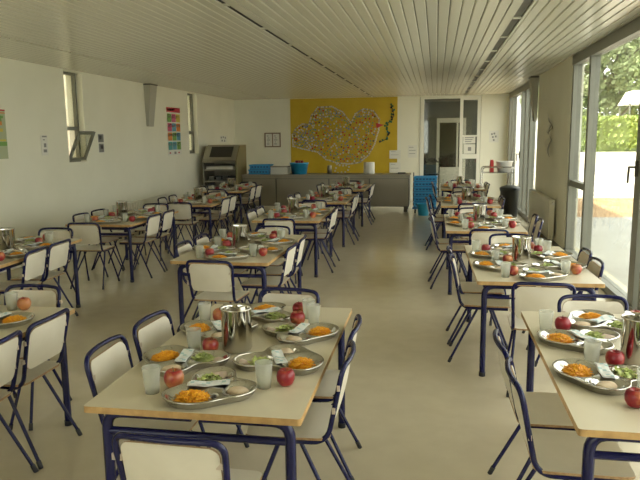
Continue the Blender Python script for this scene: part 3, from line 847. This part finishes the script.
sheet_back('paper_sheet', 409,145,418,157, 'white sheet taped to wall between mural and glass door', 'paper', 3)
sheet_back('paper_sheet', 486,131,495,142, 'white sheet with dark marks on wall beyond the glass door', 'paper', 0, dots=True)
fr = tag(empty('notice_frame', (-4.50,YB,1.67)), 'brown framed notice with two pages left of the mural', 'notice')
fr['label'] = 'brown framed pair of notices on back wall above white box'
for a in ((-.23,.23,.17,.20),(-.23,.23,-.20,-.17),(-.23,-.20,-.17,.17),(.20,.23,-.17,.17),(-.012,.012,-.17,.17)):
    pass
fbm = MB()
for a in ((-.23,.23,.17,.20),(-.23,.23,-.20,-.17),(-.23,-.20,-.17,.17),(.20,.23,-.17,.17),(-.012,.012,-.17,.17)): fbm.box(a[0],a[1],-.02,0,a[2],a[3])
fbm.build('frame', M['tape'], fr)
for sx in (-.106,.106):
    q = MB().box(sx-.094,sx+.094,-.010,-.004,-.17,.17)
    for i in range(5): q.box(sx-.06+.02*(i%2),sx-.01+.02*(i%3),-.012,-.010,.10-.055*i,.12-.055*i,1)
    q.build('page', [M['paper'],M['ink']], fr)
for (xa,xb,za,zb,lb,ln) in ((.72,1.03,1.52,1.72,'white notice on the narrow glass door leaf, upper one',3),(.74,1.03,1.25,1.50,'white notice on the narrow glass door leaf, lower one',0)):
    c = ((xa+xb)/2, YB+.02, (za+zb)/2); w, h = xb-xa, zb-za
    q = MB().box(-w/2,w/2,0,.004,-h/2,h/2)
    for i in range(ln): q.box(-w*.38,w*.36-.03*i,-.002,0,h*.32-h*.26*i-.02,h*.32-h*.26*i,1)
    if not ln: q.box(-w*.15,w*.15,-.002,0,-h*.2,h*.2,1)
    tag(q.build('door_notice', [M['paper'],M['ink']], None, c), lb, 'notice')

def sheet_left(name, ya, yb, za, zb, label, cat, mats, cells):
    c = (XL, (ya+yb)/2, (za+zb)/2)
    mb = MB().box(-.001,.004,ya-c[1],yb-c[1],za-c[2],zb-c[2])
    for (u0,u1,v0,v1,m) in cells:
        mb.box(.004,.006, ya+(yb-ya)*u0-c[1], ya+(yb-ya)*u1-c[1], zb-(zb-za)*v1-c[2], zb-(zb-za)*v0-c[2], m)
    return tag(mb.build(name, mats, None, c), label, cat)
pc = [M['paper'], flat('poster_red',(.45,.03,.05)), flat('poster_green',(.16,.33,.08)), flat('poster_pink',(.55,.10,.20)), flat('poster_blue',(.12,.34,.46)), flat('poster_orange',(.62,.22,.05)), flat('poster_teal',(.10,.36,.36)), flat('poster_yellow',(.60,.48,.08)), M['ink']]
cells = [(0,1,0,.10,1),(.1,.55,.03,.065,0)]
rows = [(2,3,0),(3,4,2),(5,2,7),(4,6,3),]
rows = [(2,3,7),(3,4,5),(5,2,4),(6,4,2)]
for i, rw in enumerate(rows):
    for j, m in enumerate(rw):
        cells.append((.04+.32*j,.33+.32*j,.135+.195*i,.305+.195*i,m)); cells.append((.09+.32*j,.24+.32*j,.17+.195*i,.21+.195*i,0))
cells += [(.1,.2,.94,.97,1),(.45,.6,.93,.98,8),(.75,.85,.94,.97,1)]
sheet_left('wall_poster', 13.16,13.90,1.38,2.39, 'tall poster with red header and coloured picture grid', 'poster', pc, cells)
g = random.Random(5); mc = [(0,1,0,.03,1),(0,1,.06,.08,5)]
for i in range(26):
    u, v = g.uniform(0,.85), g.uniform(.1,.9); mc.append((u,u+g.uniform(.06,.2),v,v+g.uniform(.03,.09),g.choice((2,2,2,7,5,8))))
sheet_left('wall_poster', 6.95,7.86,1.48,2.12, 'faded green poster on wall by second wall-row table', 'poster', [flat('poster_pale',(.40,.44,.28))]+pc[1:], mc)
sheet_left('paper_sheet', 8.62,8.78,1.50,1.79, 'narrow white notice left of open window on side wall', 'paper', [M['paper'],M['ink']], [(.2,.9,.03,.10,1),(.3,.6,.2,.25,1),(.4,.75,.4,.6,1),(.3,.8,.7,.85,1)])['label'] = 'narrow white notice on wall between green poster and open window'
sheet_left('photo_sheet', 10.24,10.44,1.50,1.82, 'sheet with two dark photographs beside the open window', 'paper', [M['paper'],M['ink'],flat('photo_dark',(.10,.10,.09))], [(.05,.95,.03,.45,1),(.1,.9,.52,.97,1),(.2,.6,.1,.3,2),(.4,.8,.6,.8,2)])
sheet_left('paper_sheet', 16.6,17.15,1.62,1.80, 'small white notice on wall above the grey dispenser', 'paper', [M['paper'],M['ink']], [(.1,.25,.15,.4,1),(.4,.55,.1,.35,1),(.7,.85,.2,.45,1),(.2,.4,.6,.85,1),(.6,.75,.6,.9,1)])

# tapered grey vents high on both side walls
def tapered_vent(x, y, sgn, label, z0=1.97, w=.16):
    o = tag(empty('wall_vent', (x, y, z0)), label, 'vent')
    h = ZC-.03-z0; d = .14*sgn; e = .05*sgn
    MB().hexa([(0,-w*.7,0),(e,-w*.7,0),(e,w*.7,0),(0,w*.7,0),(0,-w,h),(d,-w,h),(d,w,h),(0,w,h)] if sgn > 0 else
              [(e,-w*.55,0),(0,-w*.55,0),(0,w*.55,0),(e,w*.55,0),(d,-w,h),(0,-w,h),(0,w,h),(d,w,h)]).build('body', flat('vent_enamel',(.42,.41,.34)), o)
    a, b_ = sorted((0, d*1.05))
    MB().box(a, b_, -w-.01, w+.01, h, h+.025).build('top_plate', M['counter_dark'], o)
tapered_vent(XL, 12.28, 1, 'grey tapered vent high on wall before the colourful poster')
tapered_vent(XR, 12.95, -1, 'grey tapered vent high on the window wall')

# radiators
def radiator(x, y0, y1, z0, z1, sgn, label, ribs):
    o = tag(empty('radiator', (x, (y0+y1)/2, z0)), label, 'radiator'); L = y1-y0; h = z1-z0
    a, b_ = sorted((sgn*.035, sgn*.11))
    if ribs:
        n = int(L/.08)
        for k in range(n):
            pass
        mb = MB()
        for k in range(n):
            yy = -L/2+(k+.5)*L/n
            mb.box(a, b_, yy-.03, yy+.03, 0, h)
        mb.box(a+.02, b_-.02, -L/2, L/2, .04, .09); mb.box(a+.02, b_-.02, -L/2, L/2, h-.09, h-.04)
        mb.build('columns', M['radiator'], o)
    else:
        mb = MB().box(a, b_, -L/2, L/2, 0, h)
        c_, d_ = (a-.004, a) if sgn < 0 else (b_, b_+.004)
        for k in range(int(L/.12)):
            yy = -L/2+.06+.12*k; mb.box(c_, d_, yy-.04, yy+.04, .04, h-.04)
        mb.build('panel', M['radiator'], o)
        MB().box(a-.008, b_, -L/2-.006, -L/2, -.0, h).build('end_cover', M['radiator'], o)
    MB().tube([(sgn*.07,-L/2+.05,.05),(sgn*.07,-L/2-.05,.05),(sgn*.07,-L/2-.05,-z0)], .012, 8).build('pipe', M['radiator'], o)
    MB().tube([(sgn*.07,-L/2-.03,h-.05),(sgn*.07,-L/2-.09,h-.05)], .022, 10).build('valve', M['white_plastic'], o)
    for s in (-1,1):
        a2, b2 = sorted((0, sgn*.04)); MB().box(a2, b2, s*L*.35-.02, s*L*.35+.02, h*.3, h*.7).build('bracket', M['alu'], o)
radiator(XR, 10.45, 12.70, .11, .72, -1, 'cream panel radiator under the paper figure, window wall', False)
radiator(XL, 10.9, 12.8, .12, .58, 1, 'cream column radiator along wall behind third wall-row table', True)

# paper figure hung on the pier
pf = MB(); g = random.Random(9)
def blade(y, z, ly, lz, tw, m):
    n = 5
    for i in range(n):
        t0, t1 = i/n, (i+1)/n
        f = lambda t: (y+ly*t, z+lz*t, .05*(1-(2*t-1)**2)+.012)
        a, b = f(t0), f(t1); d = .006+.06*abs(math.sin(tw+t0*3)); d2 = .006+.06*abs(math.sin(tw+t1*3))
        pf.hexa([(-d,a[0]-a[2],a[1]),(-d-.003,a[0]-a[2],a[1]),(-d-.003,a[0]+a[2],a[1]),(-d,a[0]+a[2],a[1]),(-d2,b[0]-b[2],b[1]),(-d2-.003,b[0]-b[2],b[1]),(-d2-.003,b[0]+b[2],b[1]),(-d2,b[0]+b[2],b[1])], m)
bi = 0
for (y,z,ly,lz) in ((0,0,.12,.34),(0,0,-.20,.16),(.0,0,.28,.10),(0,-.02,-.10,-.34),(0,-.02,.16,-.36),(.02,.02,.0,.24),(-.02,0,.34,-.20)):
    blade(y,z,ly,lz,g.uniform(0,3),bi%2); bi += 1  # every other blade painted grey for the shadows among the white paper
tag(pf.build('paper_figure', [M['paper'], flat('shaded_paper',(.30,.29,.25))], None, (XR,11.15,1.72)), 'crumpled white paper cutout on wall above panel radiator', 'paper cutout')

# ------------------------------------------------------------------ trolley, basin, bin, mop
tr = tag(empty('steel_trolley', (1.36,15.0,0)), 'chrome tube trolley by the back window', 'trolley')
for sy in (-.24,.24):
    MB().tube(fillet([(-.34,sy,.10),(-.34,sy,1.03),(.34,sy,1.03),(.34,sy,.10)], .08, 6), .013, 8).build('side_frame', M['chrome'], tr)
for z in (.30,.90): MB().box(-.335,.335,-.235,.235,z,z+.02).build('shelf', M['chrome'], tr)
for sx in (-.34,.34):
    for sy in (-.24,.24): MB().tube([(sx-.014,sy,.05),(sx+.014,sy,.05)], .05, 12).build('wheel', M['rubber'], tr)
tag(MB().lathe([(.0001,.01),(.13,.01),(.175,.23),(.19,.235),(.19,.222),(.175,.21),(.14,0),(.0001,0)], 24).build('white_basin', M['white_plastic'], None, (1.50,14.97,.92)), 'round white basin on chrome trolley', 'basin')
rd = MB(); 
rd.hexa([(-.05,-.11,0),(.03,-.11,0),(.03,.11,0),(-.05,.11,0),(-.04,-.10,.25),(.02,-.10,.25),(.02,.10,.25),(-.04,.10,.25)])
rd.box(-.035,.015,-.07,.07,.25,.265)
tag(rd.build('red_container', M['red'], None, (1.24,14.97,.92)), 'narrow red container beside white basin on trolley', 'container')
bn = tag(empty('waste_bin', (1.42,13.0,0)), 'charcoal waste bin beside the last window-row table', 'bin')
MB().lathe([(.0001,.012),(.14,.012),(.175,.70),(.19,.70),(.19,.665),(.178,.66),(.145,0),(.0001,0)], 24).build('body', M['bin'], bn)
MB().lathe([(.0001,.77),(.06,.768),(.16,.74),(.195,.715),(.195,.70),(.0001,.70)], 24).build('lid', M['bin'], bn)
mp = tag(empty('mop', (1.62,15.9,0)), 'thin mop leaning in the far window corner', 'mop')
MB().tube([(0,0,.06),(.19,.1,1.62)], .012, 8).build('handle', M['handle'], mp)
MB().lathe([(.0001,.11),(.03,.10),(.09,.03),(.10,0),(.0001,0)], 16).build('mop_head', M['paper'], mp)
# trolley seen through the glass
bt = tag(empty('black_trolley', (-.10,YB+1.3,0)), 'black trolley behind the back glass door', 'trolley')
for sx in (-.2,.2):
    for sy in (-.2,.2): MB().tube([(sx,sy,0),(sx,sy,1.10)], .015, 8).build('post', M['rubber'], bt)
for z in (.2,.62,.98): MB().box(-.2,.2,-.2,.2,z,z+.025).build('shelf', M['rubber'], bt)
tag(MB().lathe([(.0001,.10),(.10,.09),(.15,.02),(.15,0),(.0001,0)],16).build('black_bowl', M['rubber'], None, (-.10,YB+1.3,1.005)), 'upturned black bowl on trolley behind glass door', 'bowl')

# ------------------------------------------------------------------ outdoors
def ground(name, x0, x1, y0, y1, z, m): structure(MB().box(x0,x1,y0,y1,z-.2,z).build(name, m))
ground('ground_patio', XR+.16, 60, -30, 14.6, -.03, M['patio'])
ground('ground_soil', XR+.16, 60, 14.6, 19.2, -.03, M['sand'])
ground('ground_gravel', XR+.16, 60, 19.2, 90, -.03, M['gravel'])
ground('ground_side', -20, XL-.28, -30, 90, -.03, M['patio'])
structure(MB().box(6.0, 40, 31, 31.25, -.03, .95).build('wall_garden', M['render_wall']))
bw_ = MB()
structure(MB().box(XL-3.0, XL-2.8, -6, 26, -.03, 9.5).build('wall_neighbour', M['brick']))

def leaves(mb, n, fn, size, g):
    for _ in range(n):
        p = Vector(fn()); d = Vector((g.gauss(0,1),g.gauss(0,1),g.gauss(0,1))).normalized()
        a = d.orthogonal().normalized()*size*g.uniform(.6,1.2); b = d.cross(a).normalized()*size*g.uniform(.35,.7)
        mb.add([p-a, p-b, p+a, p+b], [(0,1,2,3)], False)
def tree(x, y, h, r, label, seed, n=4200):
    g = random.Random(seed)
    o = tag(empty('garden_tree', (x,y,-.03)), label, 'tree', 'trees beyond the garden wall')
    tb = MB().tube([(0,0,0),(.1,.05,h*.25),(0,.1,h*.55),(.1,0,h*.8)], [.22,.17,.12,.05], 10)
    for k in range(6):
        a = k*1.05; tb.tube([(0.05,.05,h*(.28+.06*k)),(math.cos(a)*r*.35,math.sin(a)*r*.35,h*(.42+.06*k)),(math.cos(a)*r*.7,math.sin(a)*r*.7,h*(.5+.06*k))], [.08,.05,.02], 6)
    tb.build('trunk', M['bark'], o)
    blobs = [(g.uniform(-.6,.6)*r, g.uniform(-.6,.6)*r, h*g.uniform(.35,.88), r*g.uniform(.35,.55)) for _ in range(13)]
    def fn():
        b = g.choice(blobs); v = Vector((g.gauss(0,1),g.gauss(0,1),g.gauss(0,1))).normalized()*b[3]*g.uniform(.75,1.05)
        return (b[0]+v.x, b[1]+v.y, b[2]+v.z*.8)
    mb = MB(); leaves(mb, n, fn, .21, g); mb.build('foliage', M['leaf1'], o)
tree(10.4, 42, 8.6, 3.1, 'big leafy tree in the middle of the large glass door', 1, 8500)
tree(8.2, 50, 7.0, 2.4, 'farther slim tree beyond hedge, close to the door post', 2)
tree(17.5, 50, 8.0, 3.0, 'tree standing behind the white canopy', 3)
g = random.Random(4); hb = MB()
def hf():
    f = g.random(); x = g.uniform(6.1,20)
    if f < .6: return (x, 31.55+g.uniform(-.05,.25), g.uniform(.1,2.45))
    return (x, 31.6+g.uniform(0,1.0), 2.45+g.uniform(-.1,.08))
leaves(hb, 6500, hf, .13, g)
hb.box(6.2,20,31.75,32.5,0,2.36)
tag(hb.build('hedge', M['leaf2']), 'clipped yellow-green hedge beyond the white garden wall', 'hedge')
cn = tag(empty('garden_canopy', (10.4,35,-.03)), 'white canopy roof showing over the hedge', 'canopy')
MB().hexa([(-1.3,-1,3.2),(1.6,-1,3.2),(1.6,1,3.2),(-1.3,1,3.2),(-1.0,-.7,3.85),(1.6,-.7,3.85),(1.6,.7,3.85),(-1.0,.7,3.85)]).build('roof', M['render_wall'], cn)
for sx in (-1.2,1.5):
    for sy in (-.9,.9): MB().tube([(sx,sy,0),(sx,sy,3.2)], .04, 8).build('post', M['alu'], cn)

# ------------------------------------------------------------------ light
wd = bpy.data.worlds.new('World'); S.world = wd; wd.use_nodes = True
nt = wd.node_tree; bg = nt.nodes['Background']
bg.inputs['Color'].default_value = (1.0,.985,.925,1); bg.inputs['Strength'].default_value = 1.0
sl = bpy.data.lights.new('sun', 'SUN'); sl.energy = 3.0; sl.angle = R(1.5); sl.color = (1,.95,.84)
so = bpy.data.objects.new('sun', sl); C.objects.link(so)
so.rotation_euler = Vector((.50,.22,-.80)).to_track_quat('-Z','Y').to_euler(); so.location = (0,-10,20)

# ------------------------------------------------------------------ camera
cam = bpy.data.cameras.new('camera'); co = bpy.data.objects.new('camera', cam); C.objects.link(co)
f, vx, vy, s = 650., 436., 137., .0115
D = Vector((vx-320, 240-vy, f)); L = D.dot(D)/(D.x+s*D.y)
Xc = -Vector((D.x-L, D.y-s*L, f)).normalized(); Yc = D.normalized(); Zc = Xc.cross(Yc)
if Zc.y < 0: Zc = -Zc
# rows: world axes in camera (right, up, forward); columns give camera axes in world
right = Vector((Xc.x,Yc.x,Zc.x)); up = Vector((Xc.y,Yc.y,Zc.y)); fw = Vector((Xc.z,Yc.z,Zc.z))
mw = Matrix((right, up, -fw)).transposed().to_4x4(); mw.translation = (0,0,1.70)
co.matrix_world = mw
cam.sensor_fit = 'HORIZONTAL'; cam.sensor_width = 36; cam.lens = f/640*36; cam.clip_start = .05; cam.clip_end = 300
S.camera = co

vs_ = S.view_settings
S.display_settings.display_device = 'sRGB'
vs_.view_transform = 'Standard'; vs_.look = 'None'; vs_.gamma = 1; vs_.use_curve_mapping = False
vs_.exposure = 2.38
cy = S.cycles
cy.use_denoising = True
cy.max_bounces = 14; cy.diffuse_bounces = 7; cy.glossy_bounces = 8; cy.transparent_max_bounces = 24; cy.transmission_bounces = 8
cy.caustics_reflective = False; cy.caustics_refractive = False
